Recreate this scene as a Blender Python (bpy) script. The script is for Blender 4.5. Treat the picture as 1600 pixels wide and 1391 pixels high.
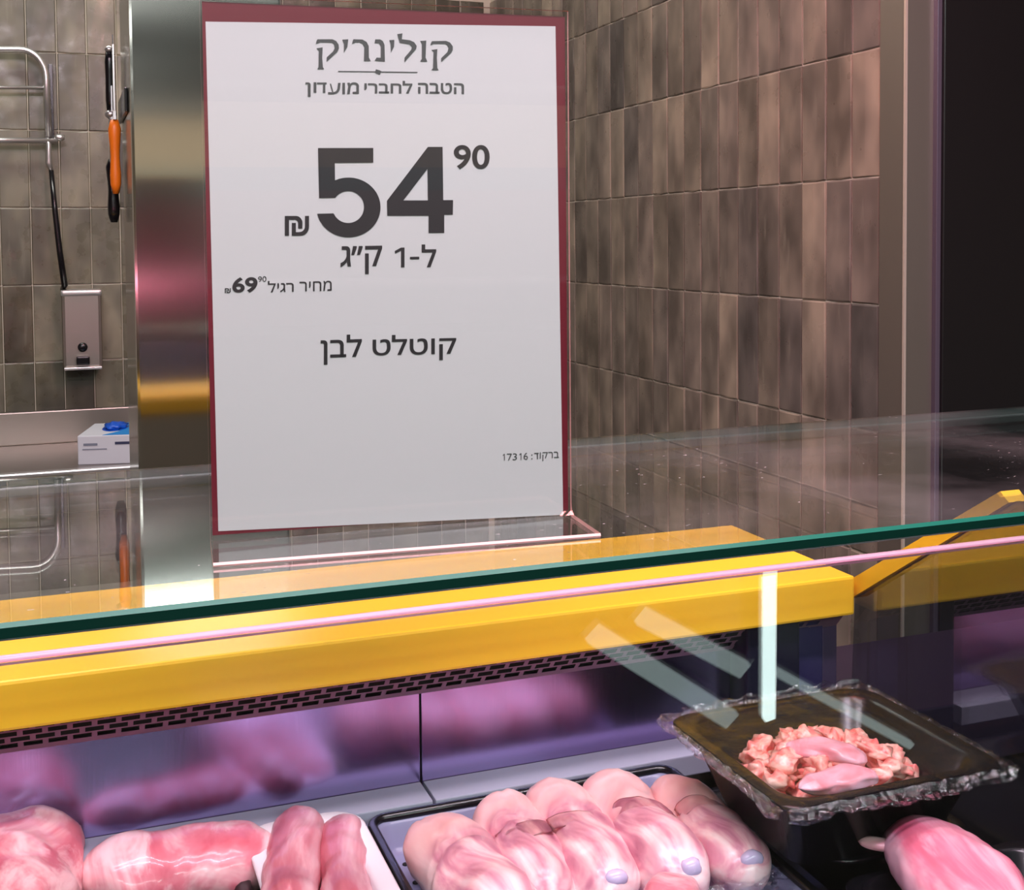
import bpy, bmesh, math, random
from mathutils import Vector, Matrix, noise
random.seed(7)
C = bpy.context.scene
for o in list(bpy.data.objects):
    bpy.data.objects.remove(o)

# ------------------------------------------------------------------ camera
EYE = 1.50
F_PX, CX, CY = 1900.0, 800.0, 461.0
YAW, PITCH, ROLL = math.radians(20.4), math.radians(2.6), math.radians(0.5)
FWD = Vector((math.sin(YAW)*math.cos(PITCH), math.cos(YAW)*math.cos(PITCH), -math.sin(PITCH)))
_r0 = Vector((math.cos(YAW), -math.sin(YAW), 0)); _u0 = _r0.cross(FWD)
UP = _u0*math.cos(ROLL) + _r0*math.sin(ROLL)
RT = _r0*math.cos(ROLL) - _u0*math.sin(ROLL)
cd = bpy.data.cameras.new('camera'); cam = bpy.data.objects.new('camera', cd); C.collection.objects.link(cam)
cam.matrix_world = Matrix(((RT.x, UP.x, -FWD.x, 0), (RT.y, UP.y, -FWD.y, 0), (RT.z, UP.z, -FWD.z, EYE), (0, 0, 0, 1)))
cd.sensor_fit = 'HORIZONTAL'; cd.sensor_width = 36; cd.lens = 36*F_PX/1600
cd.shift_x = 0; cd.shift_y = (CY-695.5)/1600
cd.clip_start = 0.02; cd.clip_end = 100
C.camera = cam

def ray(px, py):
    return FWD + RT*((px-CX)/F_PX) + UP*((CY-py)/F_PX)
def onz(px, py, z):          # z is relative to the eye
    d = ray(px, py); return d*(z/d.z)
def ony(px, py, y):
    d = ray(px, py); return d*(y/d.y)
def onx(px, py, x):
    d = ray(px, py); return d*(x/d.x)
def W(v):                    # eye-relative point to world
    return Vector((v[0], v[1], v[2]+EYE))

# ------------------------------------------------------------------ world, exposure, lights
wd = bpy.data.worlds.new('world'); C.world = wd; wd.use_nodes = True
wd.node_tree.nodes['Background'].inputs[0].default_value = (0.6, 0.62, 0.65, 1)
wd.node_tree.nodes['Background'].inputs[1].default_value = 0.12
C.view_settings.view_transform = 'Standard'; C.view_settings.look = 'None'
C.view_settings.gamma = 1; C.view_settings.use_curve_mapping = False
C.view_settings.exposure = 0.0
C.cycles.use_denoising = True
C.cycles.max_bounces = 12; C.cycles.transparent_max_bounces = 24
C.cycles.caustics_reflective = False; C.cycles.caustics_refractive = False
C.cycles.sample_clamp_indirect = 6

def srgb(r, g, b):
    def f(c):
        c /= 255.0
        return c/12.92 if c <= .04045 else ((c+.055)/1.055)**2.4
    return (f(r), f(g), f(b), 1)

def area(name, loc, target, sx, sy, power, col):
    l = bpy.data.lights.new(name, 'AREA'); l.shape = 'RECTANGLE'; l.size = sx; l.size_y = sy
    l.energy = power; l.color = col[:3]
    o = bpy.data.objects.new(name, l); C.collection.objects.link(o); o.location = loc
    o.rotation_euler = (Vector(target)-Vector(loc)).to_track_quat('-Z', 'Y').to_euler()
    return o
# pink meat lamp hanging over the counter, store ceiling light behind the customer, kitchen ceiling light
area('counter_lamp_light', (0.25, 0.56, EYE+1.05), (0.27, 0.70, EYE-0.38), 1.5, 0.12, 25, (1.0, 0.76, 0.84))
area('store_ceiling_light', (0.6, -2.62, 2.9), (0.6, -2.61, 1.4), 4.0, 0.55, 185, (0.86, 1.0, 0.97)).rotation_euler = (0, 0, 0)
area('far_wall_fill_light', (1.0, -10.2, 2.85), (1.0, -12, 1.8), 9.0, 0.2, 110, (1.0, 0.97, 0.9))  # added light, brightens the far wall mirrored in the column
area('added_front_fill_light', (0.25, 0.12, EYE+0.92), (0.27, 0.78, EYE-0.33), 1.4, 0.1, 25, (1.0, 0.76, 0.90))  # added fill, lights the rail face and grille from the front
area('kitchen_ceiling_light', (-0.1, 2.35, 2.9), (0.0, 2.9, 1.0), 1.2, 0.5, 26, (1.0, 0.98, 0.9))
area('added_pink_tint_light', (0.62, 1.0, EYE+0.95), (1.3, 1.75, EYE-0.1), 0.5, 0.1, 11.0, (1.0, 0.26, 0.27))  # added pink light, reddens and lifts the tiled side wall

# ------------------------------------------------------------------ materials
def mat(name):
    m = bpy.data.materials.new(name); m.use_nodes = True
    nt = m.node_tree
    return m, nt, nt.nodes['Principled BSDF'], nt.nodes['Material Output']
def N(nt, t, **k):
    n = nt.nodes.new(t)
    for a, b in k.items(): setattr(n, a, b)
    return n
def simple(name, col, rough=.5, metal=0, **k):
    m, nt, p, o = mat(name)
    p.inputs['Base Color'].default_value = col; p.inputs['Roughness'].default_value = rough
    p.inputs['Metallic'].default_value = metal
    for a, b in k.items(): p.inputs[a.replace('_', ' ')].default_value = b
    return m
def ramp(nt, src, stops):
    r = N(nt, 'ShaderNodeValToRGB'); e = r.color_ramp.elements
    while len(e) > 1: e.remove(e[0])
    e[0].position = stops[0][0]; e[0].color = stops[0][1]
    for p_, c_ in stops[1:]:
        x = e.new(p_); x.color = c_
    nt.links.new(src, r.inputs[0]); return r.outputs[0]
def tex(nt, scale, detail=4, vec=None, stretch=None, rough=.5, dist=0, typ='ShaderNodeTexNoise', coord='Object'):
    tc = N(nt, 'ShaderNodeTexCoord'); v = tc.outputs[coord]
    if stretch:
        mp = N(nt, 'ShaderNodeMapping'); mp.inputs['Scale'].default_value = stretch
        nt.links.new(v, mp.inputs[0]); v = mp.outputs[0]
    t = N(nt, typ); nt.links.new(v, t.inputs['Vector']); t.inputs['Scale'].default_value = scale
    if typ == 'ShaderNodeTexNoise':
        t.inputs['Detail'].default_value = detail; t.inputs['Roughness'].default_value = rough
        t.inputs['Distortion'].default_value = dist
    return t
def mixc(nt, fac, a, b, blend='MIX'):
    m = N(nt, 'ShaderNodeMix', data_type='RGBA', blend_type=blend)
    for s, v in ((m.inputs[0], fac), (m.inputs[6], a), (m.inputs[7], b)):
        if isinstance(v, (int, float)): s.default_value = v
        elif isinstance(v, tuple): s.default_value = v
        else: nt.links.new(v, s)
    return m.outputs[2]
def mathn(nt, op, a, b=None, c=None):
    m = N(nt, 'ShaderNodeMath', operation=op)
    for s, v in zip(m.inputs, (a, b, c)):
        if v is None: continue
        if isinstance(v, (int, float)): s.default_value = v
        else: nt.links.new(v, s)
    return m.outputs[0]
def bump(nt, p, h, strength=.3, dist=.002):
    b = N(nt, 'ShaderNodeBump'); b.inputs['Strength'].default_value = strength; b.inputs['Distance'].default_value = dist
    nt.links.new(h, b.inputs['Height']); nt.links.new(b.outputs[0], p.inputs['Normal']); return b

def glass(name, tint=(1, 1, 1, 1), boost=1.0, add=0.0, rough=0.0, dust=0.0, crinkle=0.0):
    """thin pane: clear transmission with a true Fresnel reflection on every face"""
    m, nt, p, out = mat(name); nt.nodes.remove(p)
    geo = N(nt, 'ShaderNodeNewGeometry')
    ior = mathn(nt, 'MULTIPLY_ADD', geo.outputs['Backfacing'], 1/1.5-1.5, 1.5)
    fr = N(nt, 'ShaderNodeFresnel'); nt.links.new(ior, fr.inputs[0])
    fac = mathn(nt, 'MULTIPLY_ADD', fr.outputs[0], boost, add)
    fac = mathn(nt, 'MINIMUM', fac, 1.0)
    tr = N(nt, 'ShaderNodeBsdfTransparent'); tr.inputs[0].default_value = tint
    gl = N(nt, 'ShaderNodeBsdfGlossy'); gl.inputs['Roughness'].default_value = rough
    gl.inputs[0].default_value = (1, 1, 1, 1)
    if crinkle:
        t = tex(nt, 55, 6, rough=.65, dist=.6)
        b = N(nt, 'ShaderNodeBump'); b.inputs['Strength'].default_value = crinkle; b.inputs['Distance'].default_value = .004
        nt.links.new(t.outputs[0], b.inputs['Height'])
        nt.links.new(b.outputs[0], gl.inputs['Normal']); nt.links.new(b.outputs[0], fr.inputs['Normal'])
    ms = N(nt, 'ShaderNodeMixShader')
    nt.links.new(fac, ms.inputs[0]); nt.links.new(tr.outputs[0], ms.inputs[1]); nt.links.new(gl.outputs[0], ms.inputs[2])
    res = ms.outputs[0]
    if dust:
        big = ramp(nt, tex(nt, 6, 3, stretch=(1, 2.5, 1)).outputs[0], [(.5, (0, 0, 0, 1)), (.68, (1, 1, 1, 1))])
        sp = ramp(nt, tex(nt, 330, 1, stretch=(.55, 1.0, 1)).outputs[0], [(.735, (0, 0, 0, 1)), (.76, (1, 1, 1, 1))])
        fil = ramp(nt, tex(nt, 9, 4).outputs[0], [(.42, (0, 0, 0, 1)), (.7, (.05, .05, .05, 1))])
        k = mathn(nt, 'MULTIPLY', big, sp); k = mathn(nt, 'ADD', k, fil); k = mathn(nt, 'MULTIPLY', k, dust)
        df = N(nt, 'ShaderNodeBsdfDiffuse'); df.inputs[0].default_value = srgb(215, 205, 205)
        m2 = N(nt, 'ShaderNodeMixShader'); nt.links.new(k, m2.inputs[0]); nt.links.new(res, m2.inputs[1]); nt.links.new(df.outputs[0], m2.inputs[2])
        res = m2.outputs[0]
    nt.links.new(res, out.inputs[0]); return m

def emit(name, col, s):
    m, nt, p, o = mat(name)
    p.inputs['Base Color'].default_value = (0, 0, 0, 1); p.inputs['Emission Color'].default_value = col
    p.inputs['Emission Strength'].default_value = s; return m

def tile_mat(name, cols, rough=.3):
    m, nt, p, o = mat(name)
    oi = N(nt, 'ShaderNodeObjectInfo')
    tc = N(nt, 'ShaderNodeTexCoord')
    off = N(nt, 'ShaderNodeVectorMath', operation='MULTIPLY_ADD'); off.inputs[1].default_value = (1, 1, 1)
    nt.links.new(tc.outputs['Object'], off.inputs[0])
    sc = N(nt, 'ShaderNodeCombineXYZ')
    r10 = mathn(nt, 'MULTIPLY', oi.outputs['Random'], 37.0)
    nt.links.new(r10, sc.inputs[0]); nt.links.new(r10, sc.inputs[1]); nt.links.new(r10, sc.inputs[2])
    nt.links.new(sc.outputs[0], off.inputs[2])
    def tx(scale, stretch, det=3):
        mp = N(nt, 'ShaderNodeMapping'); mp.inputs['Scale'].default_value = stretch
        nt.links.new(off.outputs[0], mp.inputs[0])
        t = N(nt, 'ShaderNodeTexNoise'); t.inputs['Scale'].default_value = scale; t.inputs['Detail'].default_value = det
        nt.links.new(mp.outputs[0], t.inputs['Vector']); return t.outputs[0]
    base = ramp(nt, oi.outputs['Random'], [(i/(len(cols)-1), c) for i, c in enumerate(cols)])
    cloud = tx(13, (1, 1, .55), 2)
    k = ramp(nt, cloud, [(.30, (.55, .55, .55, 1)), (.5, (1.0, 1.0, 1.0, 1)), (.68, (1.55, 1.53, 1.48, 1))])
    c1 = mixc(nt, 1.0, base, k, 'MULTIPLY')
    st = ramp(nt, tx(60, (1, 1, .15), 4), [(.62, (0, 0, 0, 1)), (.75, (.3, .3, .3, 1))])
    c2 = mixc(nt, st, c1, srgb(140, 135, 120))
    nt.links.new(c2, p.inputs['Base Color'])
    rr = ramp(nt, tx(25, (1, 1, 1)), [(.3, (rough*.7,)*3+(1,)), (.7, (rough*1.5,)*3+(1,))])
    nt.links.new(rr, p.inputs['Roughness'])
    bump(nt, p, tx(16, (1, 1, .6), 2), .35, .004)
    return m

def steel(name, col, rough=.22, grain=None, aniso=0.0, tangent=None, brush=.05):
    m, nt, p, o = mat(name)
    p.inputs['Metallic'].default_value = 1; p.inputs['Base Color'].default_value = col
    if aniso:
        p.inputs['Anisotropic Rotation'].default_value = 0
        p.inputs['Anisotropic'].default_value = aniso
        if tangent:
            tn = N(nt, 'ShaderNodeTangent', direction_type='RADIAL', axis=tangent)
            nt.links.new(tn.outputs[0], p.inputs['Tangent'])
    g = tex(nt, 40, 3, stretch=grain or (1, 1, 1))
    nt.links.new(ramp(nt, g.outputs[0], [(.3, (rough-brush,)*3+(1,)), (.7, (rough+brush,)*3+(1,))]), p.inputs['Roughness'])
    return m

def meat(name, dark, mid, pale, scale=22, stretch=(1, 1, 1), rough=.36, lo=.34, hi=.57, veins=False, sss=.12, wet=.35):
    m, nt, p, o = mat(name)
    n1 = tex(nt, scale, 5, stretch=stretch, rough=.55, dist=.9)
    c = ramp(nt, n1.outputs[0], [(lo, dark), ((lo+hi)/2, mid), (hi, pale)])
    if veins:
        v = tex(nt, scale*1.7, 3, stretch=stretch, dist=1.6)
        band = mathn(nt, 'ABSOLUTE', mathn(nt, 'SUBTRACT', v.outputs[0], .5))
        vk = ramp(nt, band, [(.0, (.75, .75, .75, 1)), (.022, (0, 0, 0, 1))])
        c = mixc(nt, vk, c, pale)
    pt_ = tex(nt, scale*2.2, 6, stretch=stretch, rough=.6, dist=.4)
    c = mixc(nt, ramp(nt, pt_.outputs[0], [(.52, (0, 0, 0, 1)), (.64, (.75, .75, .75, 1))]), c, tuple(min(1, v*1.08) for v in pale[:3])+(1,))
    nt.links.new(c, p.inputs['Base Color'])
    p.inputs['Roughness'].default_value = rough
    p.inputs['Subsurface Weight'].default_value = sss; p.inputs['Subsurface Scale'].default_value = .006
    p.inputs['Subsurface Radius'].default_value = (1, .35, .3)
    p.inputs['Coat Weight'].default_value = wet; p.inputs['Coat Roughness'].default_value = .12
    b = tex(nt, 70, 4, stretch=stretch, dist=.5)
    bump(nt, p, b.outputs[0], .35, .0015)
    return m

def skin_mat(name, boundary):
    """chicken-leg roll: pale skin on the back half (local y > boundary), bare pink muscle on the front half"""
    m, nt, p, o = mat(name)
    tc = N(nt, 'ShaderNodeTexCoord'); sx = N(nt, 'ShaderNodeSeparateXYZ'); nt.links.new(tc.outputs['Object'], sx.inputs[0])
    n0 = tex(nt, 30, 3, dist=.8)
    edge = mathn(nt, 'MULTIPLY_ADD', n0.outputs[0], .05, sx.outputs[1])
    f = ramp(nt, mathn(nt, 'MULTIPLY_ADD', edge, 10.0, .5-10*(boundary+.025)), [(.38, (0, 0, 0, 1)), (.60, (1, 1, 1, 1))])
    sk = ramp(nt, tex(nt, 26, 5, stretch=(1, .6, 1), dist=.7).outputs[0], [(.33, srgb(236, 160, 164)), (.48, srgb(250, 196, 196)), (.62, srgb(255, 218, 216))])
    mu = ramp(nt, tex(nt, 34, 5, stretch=(1, .45, 1), dist=1.3).outputs[0], [(.31, srgb(180, 100, 128)), (.43, srgb(222, 150, 168)), (.52, srgb(246, 192, 198)), (.62, srgb(255, 222, 222))])
    nt.links.new(mixc(nt, f, mu, sk), p.inputs['Base Color'])
    p.inputs['Roughness'].default_value = .34
    p.inputs['Subsurface Weight'].default_value = .15; p.inputs['Subsurface Scale'].default_value = .006
    p.inputs['Subsurface Radius'].default_value = (1, .35, .3)
    p.inputs['Coat Weight'].default_value = .3; p.inputs['Coat Roughness'].default_value = .15
    bump(nt, p, tex(nt, 60, 4, stretch=(1, .5, 1), dist=.8).outputs[0], .4, .002)
    return m

M = {}
M['glass'] = glass('clear glass', (.93, .97, .96, 1), 1.15, .0, dust=.75)
M['pane'] = glass('front pane glass', (.95, .97, .97, 1), 1.1, .01)
M['side_pane'] = glass('coated side glass', (.72, .74, .76, 1), 1.1, .08)
M['acrylic'] = glass('clear acrylic', (.98, .97, .97, 1), .65, .0)
M['film'] = glass('cling film', (.97, .97, .98, 1), 0.7, .005, rough=.06, crinkle=.35)
M['film_edge'] = glass('bunched cling film', (.9, .9, .95, 1), 1.5, .07, rough=.08, crinkle=1.0)
M['yellow'] = simple('yellow solid surface', srgb(255, 201, 50), .30, 0)
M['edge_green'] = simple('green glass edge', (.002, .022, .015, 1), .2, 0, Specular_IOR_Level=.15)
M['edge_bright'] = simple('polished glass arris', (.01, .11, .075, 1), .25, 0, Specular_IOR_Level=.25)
M['edge_pink'] = simple('pane edge painted pink-lit', srgb(240, 190, 215), .25, 0)  # pink LED light is painted into the edge colour
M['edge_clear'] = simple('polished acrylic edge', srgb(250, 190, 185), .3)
M['maroon'] = simple('maroon print', srgb(98, 22, 36), .35)
M['paper'] = simple('white paper', srgb(188, 198, 195), .5)
M['ink'] = simple('black ink', srgb(6, 6, 8), .6)
M['ink_grey'] = simple('dark grey ink', srgb(58, 62, 60), .4)
M['black'] = simple('black plastic', srgb(16, 15, 20), .22, 0)
M['black_panel'] = simple('black enamel panel', srgb(20, 19, 20), .3, 0)
M['white_foam'] = simple('white foam', srgb(240, 232, 240), .55)
M['grout'] = simple('pale grout', srgb(188, 180, 166), .8)
M['tile'] = tile_mat('olive glazed tile', [srgb(66, 64, 54), srgb(98, 94, 80), srgb(80, 76, 64), srgb(112, 108, 92), srgb(72, 70, 62), srgb(124, 118, 102), srgb(90, 82, 68)])
M['tile_brown'] = tile_mat('brown glazed tile', [srgb(84, 79, 73), srgb(118, 110, 97), srgb(94, 88, 79), srgb(132, 122, 108), srgb(102, 96, 87), srgb(122, 112, 102), srgb(80, 77, 73)], .34)
M['column'] = steel('brushed steel cladding', srgb(196, 194, 188), .14, (300, 300, 1), 1.0, 'Z', .015)
M['steel'] = steel('stainless steel', srgb(158, 150, 144), .36, (1, 40, 40), brush=.03)
M['trim_steel'] = simple('satin corner steel', srgb(150, 143, 134), .38, .85)
M['steel_dark'] = steel('dim stainless steel', srgb(120, 118, 118), .3, (40, 40, 1))
M['case_steel'] = steel('liner steel painted violet-lit', srgb(172, 150, 208), .22, (160, 160, 1), 0, None, .05)  # violet light inside the case is painted into this steel
M['ledge'] = simple('grey powder coated ledge', srgb(176, 176, 196), .45)
M['grille'] = simple('violet grey grille metal', srgb(190, 150, 178), .45, .15)
M['slotdark'] = simple('painted slot darkness', srgb(10, 6, 10), .8)
M['chrome'] = simple('chrome', srgb(205, 205, 205), .3, .85)
M['orange'] = simple('orange handle plastic', srgb(235, 120, 20), .4)
M['blue'] = simple('blue card print', srgb(20, 130, 205), .5)
M['blue_film'] = simple('blue glove film', srgb(15, 85, 200), .3)
M['box'] = simple('white card box', srgb(205, 210, 220), .5)
M['box_grey'] = simple('grey card print', srgb(120, 128, 145), .5)
M['box_ink'] = simple('navy card print', srgb(50, 55, 85), .5)
M['floor'] = simple('grey floor', srgb(120, 116, 110), .4)
M['ceiling'] = simple('dark ceiling', srgb(120, 120, 116), .8)
M['wallpaint'] = simple('warm plaster', srgb(206, 186, 160), .8)
M['teal'] = simple('teal fascia', srgb(90, 135, 140), .6)
M['mauve'] = simple('mauve cladding', srgb(150, 120, 125), .6)
M['lamp'] = emit('tube lamp glow', (.80, 1.0, .97, 1), 9)
M['lamp_soft'] = emit('strip lamp glow', (.8, 1.0, .97, 1), 1.6)
M['lamp_row'] = emit('lamp row glow', (.95, 1.0, .97, 1), 8.0)
M['lamp_pink'] = emit('pink lamp glow', (1.0, .28, .42, 1), 26)
M['skin_a'] = skin_mat('chicken skin early', -.005)
M['skin_b'] = skin_mat('chicken skin late', .018)
M['cart'] = simple('bluish cartilage', srgb(205, 190, 222), .25, 0, Coat_Weight=.5)
M['chop'] = meat('red chop flesh', srgb(200, 92, 112), srgb(222, 124, 140), srgb(252, 202, 206), 18, (1, .8, 1))
M['chop_streak'] = meat('streaky chop flesh', srgb(176, 76, 94), srgb(206, 118, 134), srgb(242, 198, 206), 16, (1, .35, 1))
M['slab'] = meat('marbled slab flesh', srgb(206, 88, 108), srgb(226, 126, 142), srgb(255, 208, 212), 17, (.35, 1, 1))
M['breast'] = meat('pink breast flesh', srgb(198, 74, 104), srgb(228, 122, 148), srgb(250, 196, 210), 16, (1, .25, 1))
M['piece'] = meat('pale chicken piece flesh', srgb(226, 92, 96), srgb(246, 146, 138), srgb(255, 200, 184), 60)
M['tender'] = meat('tenderloin flesh', srgb(214, 110, 122), srgb(232, 150, 160), srgb(240, 190, 205), 20, (.4, 1, 1))

# ------------------------------------------------------------------ mesh helpers
def link(o, parent=None):
    C.collection.objects.link(o)
    if parent: o.parent = parent
    return o
def tag(o, label=None, cat=None, group=None, kind=None):
    if label: o['label'] = label
    if cat: o['category'] = cat
    if group: o['group'] = group
    if kind: o['kind'] = kind
    return o
def empty(name, loc, label, cat, group=None, rotz=0):
    o = bpy.data.objects.new(name, None); o.location = loc; o.rotation_euler[2] = rotz; o.empty_display_size = .02
    C.collection.objects.link(o); return tag(o, label, cat, group)
def obj(name, bm, mats, parent=None, smooth=False, loc=None):
    me = bpy.data.meshes.new(name); bm.to_mesh(me); bm.free()
    for m_ in (mats if isinstance(mats, (list, tuple)) else [mats]): me.materials.append(m_)
    if smooth:
        for p_ in me.polygons: p_.use_smooth = True
    o = bpy.data.objects.new(name, me); link(o, parent)
    if loc is not None: o.location = loc
    return o
def box(bm, a, b, mi=0, bev=0):
    t = bmesh.new()
    x0, y0, z0 = a; x1, y1, z1 = b
    v = [t.verts.new(p) for p in ((x0, y0, z0), (x1, y0, z0), (x1, y1, z0), (x0, y1, z0), (x0, y0, z1), (x1, y0, z1), (x1, y1, z1), (x0, y1, z1))]
    for f in ((0, 3, 2, 1), (4, 5, 6, 7), (0, 1, 5, 4), (1, 2, 6, 5), (2, 3, 7, 6), (3, 0, 4, 7)):
        t.faces.new([v[i] for i in f])
    if bev: bmesh.ops.bevel(t, geom=t.edges[:], offset=bev, segments=2, affect='EDGES', profile=.6)
    add(bm, t, mi)
def add(bm, t, mi=0, mx=None):
    vm = {}
    for v in t.verts:
        vm[v] = bm.verts.new(mx @ v.co if mx else v.co)
    for f in t.faces:
        try:
            g = bm.faces.new([vm[v] for v in f.verts]); g.material_index = mi if mi is not None else f.material_index; g.smooth = f.smooth
        except ValueError: pass
    t.free()
def prism(bm, poly, ax, lo, hi, mi=0):
    """extrude a 2-D polygon along an axis (0 x: (y,z), 1 y: (x,z), 2 z: (x,y))"""
    def P(p, t):
        return {0: (t, p[0], p[1]), 1: (p[0], t, p[1]), 2: (p[0], p[1], t)}[ax]
    a = [bm.verts.new(P(p, lo)) for p in poly]; b = [bm.verts.new(P(p, hi)) for p in poly]
    fs = [bm.faces.new(a), bm.faces.new(b[::-1])]
    n = len(poly)
    for i in range(n): fs.append(bm.faces.new((a[i], b[i], b[(i+1) % n], a[(i+1) % n])))
    for f in fs: f.material_index = mi
    bmesh.ops.recalc_face_normals(bm, faces=fs)
    return fs
def tube(bm, pts, r, seg=10, mi=0, cap=True):
    pts = [Vector(p) for p in pts]; n = len(pts)
    rs = r if isinstance(r, (list, tuple)) else [r]*n
    rings = []; ref = None
    for i, p in enumerate(pts):
        t = (pts[min(i+1, n-1)]-pts[max(i-1, 0)]).normalized()
        if ref is None: ref = t.orthogonal().normalized()
        ref = (ref - t*ref.dot(t)).normalized(); bt = t.cross(ref)
        rings.append([bm.verts.new(p+(ref*math.cos(a)+bt*math.sin(a))*rs[i]) for a in [2*math.pi*k/seg for k in range(seg)]])
    for i in range(n-1):
        for k in range(seg):
            f = bm.faces.new((rings[i][k], rings[i][(k+1) % seg], rings[i+1][(k+1) % seg], rings[i+1][k])); f.smooth = True; f.material_index = mi
    if cap:
        for q in (rings[0][::-1], rings[-1]): bm.faces.new(q).material_index = mi

# ------------------------------------------------------------------ room shell (all heights: EYE + z)
E = EYE
XW, YB = 1.197, 3.38          # tiled side wall plane, tiled back wall plane
TZ0, TP = -0.107, 0.2         # tile course line and pitch
def struct(name, a, b, m_, bev=0, label=None):
    bm = bmesh.new(); box(bm, a, b, 0, bev); o = obj(name, bm, m_); o['kind'] = 'structure'
    if label: o['label'] = label
    return o
struct('floor', (-6, -12, -.1), (8, 6, 0), M['floor'])
struct('ceiling', (-6, -12, 3.0), (8, 6, 3.1), M['ceiling'])
wall_back = struct('wall_back', (-6, YB+.0016, 0), (8, YB+.16, 3), M['grout'], label='back wall of dark olive glazed tiles behind the worktop')
wall_right = struct('wall_right', (XW+.0016, 1.575, 0), (XW+.13, YB+.0016, 3), M['grout'], label='side wall of brown glazed tiles right of the price sign')
struct('wall_left', (-6.1, -12, 0), (-6, 6, 3), M['wallpaint'])
struct('wall_outer_right', (8, -12, 0), (8.1, 6, 3), M['wallpaint'])
wf = struct('wall_front', (-6, -12.1, 0), (8, -12, 3), M['wallpaint'])
struct('trim_1', (-6, -12, E+.55), (8, -11.94, E+.80), M['teal'])
struct('trim_2', (-6, -12, 0), (8, -11.95, E+.55), M['mauve'])

def tile_mesh(name, w, h, t, seed, ax):
    """one zellige tile: raised, slightly pillowed and warped; ax 'x' faces -X, 'y' faces -Y. local origin at its back centre"""
    rnd = random.Random(seed); bm = bmesh.new()
    g = .0011
    xs = [-w/2+g, -w/2+g+.0022, 0, w/2-g-.0022, w/2-g]; zs = [-h/2+g, -h/2+g+.0022, h/2-g-.0022, h/2-g]
    vv = []
    for j, z in enumerate(zs):
        row = []
        for i, x in enumerate(xs):
            e = (i in (0, 4)) or (j in (0, 3))
            d = (t*.45 if e else t) + (0 if e else rnd.uniform(-.0007, .0007)) + (.0005 if i == 2 else 0)
            jx = rnd.uniform(-.0006, .0006); jz = rnd.uniform(-.0006, .0006)
            row.append((x+jx, d, z+jz))
        vv.append(row)
    def P(p):
        return (p[0], -p[1], p[2]) if ax == 'y' else (-p[1], -p[0], p[2])
    V = [[bm.verts.new(P(p)) for p in r] for r in vv]
    B = [bm.verts.new(P((x, 0, z))) for x, z in ((xs[0], zs[0]), (xs[-1], zs[0]), (xs[-1], zs[-1]), (xs[0], zs[-1]))]
    for j in range(3):
        for i in range(4): bm.faces.new((V[j][i], V[j][i+1], V[j+1][i+1], V[j+1][i]))
    bm.faces.new([V[0][i] for i in range(4, -1, -1)]+[B[0], B[1]]); bm.faces.new(V[3]+[B[2], B[3]])
    bm.faces.new([V[j][0] for j in range(4)]+[B[3], B[0]]); bm.faces.new([V[j][4] for j in range(3, -1, -1)]+[B[1], B[2]])
    bmesh.ops.recalc_face_normals(bm, faces=bm.faces[:])
    me = bpy.data.meshes.new(name); bm.to_mesh(me); bm.free(); return me
def lay(wall, ax, u0, pitch, n, rows, base, mt, w):
    ms = []
    for s in range(8):
        me = tile_mesh('tile', w, TP, .0022, 100+s+(50 if ax == 'x' else 0), ax); me.materials.append(mt); ms.append(me)
    rnd = random.Random(3 if ax == 'x' else 4)
    for r in rows:
        for i in range(n):
            o = bpy.data.objects.new('tile', rnd.choice(ms)); C.collection.objects.link(o); o.parent = wall
            u = u0+pitch*(i+.5); z = E+TZ0+TP*(r+.5)
            d = rnd.uniform(-.0002, .0005)
            o.location = (u, base-d, z) if ax == 'y' else (base-d, u, z)
            tl = rnd.uniform(-.009, .009); ts = rnd.uniform(-.004, .004)
            o.rotation_euler = (ts, 0, tl)
lay(wall_right, 'x', 1.577, .0700, 26, range(-3, 4), XW+.0016, M['tile_brown'], .0700)
lay(wall_back, 'y', -.579, .0732, 24, range(-4, 4), YB+.0016, M['tile'], .0732)
# courses lower down, out of the light: joined, too many to pick apart singly
def lower(name, wall, ax, u0, pitch, n, rows, base, mt):
    bm = bmesh.new(); rnd = random.Random(9)
    for r in rows:
        for i in range(n):
            u = u0+pitch*i; z = E+TZ0+TP*r; d = .0028+rnd.uniform(0, .0006)
            if ax == 'x': box(bm, (base-d, u+.001, z+.001), (base, u+pitch-.001, z+TP-.001))
            else: box(bm, (u+.001, base-d, z+.001), (u+pitch-.001, base, z+TP-.001))
    o = obj(name, bm, mt, wall); o['kind'] = 'stuff'
lower('lower_tiles', wall_right, 'x', 1.577, .07, 26, range(-6, -3), XW+.0016, M['tile_brown'])

# steel corner cladding and black unit right of the tiled wall
tr = bmesh.new()
box(tr, (XW-.003, 1.513, 0), (XW+.135, 1.573, 3), 0, .0008)
trim3 = obj('trim_3', tr, M['trim_steel']); tag(trim3, 'brushed steel corner cladding at the near end of the tiled side wall', kind='structure')
bm = bmesh.new(); box(bm, (XW-.0045, 1.5105, 0), (XW-.0005, 1.5145, 3))
e_ = obj('corner_bead', bm, simple('bright corner bead', srgb(215, 205, 190), .3, .6), trim3)
bu = empty('tall_cabinet', (1.38, 1.5, 0), 'tall black cabinet beyond the steel wall corner at the right edge', 'cabinet')
def at_e(o, par):
    o.location = -Vector(par.location); return o
bm = bmesh.new(); box(bm, (1.255, 1.50, 0), (1.49, 2.1, 2.98), 0, .002); at_e(obj('side_panel', bm, M['black_panel'], bu), bu)
bm = bmesh.new(); box(bm, (1.246, 1.504, 0), (1.2545, 1.53, 2.98), 0, .001); at_e(obj('edge_strip', bm, simple('violet grey edge strip', srgb(95, 88, 102), .3, .5), bu), bu)
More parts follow.
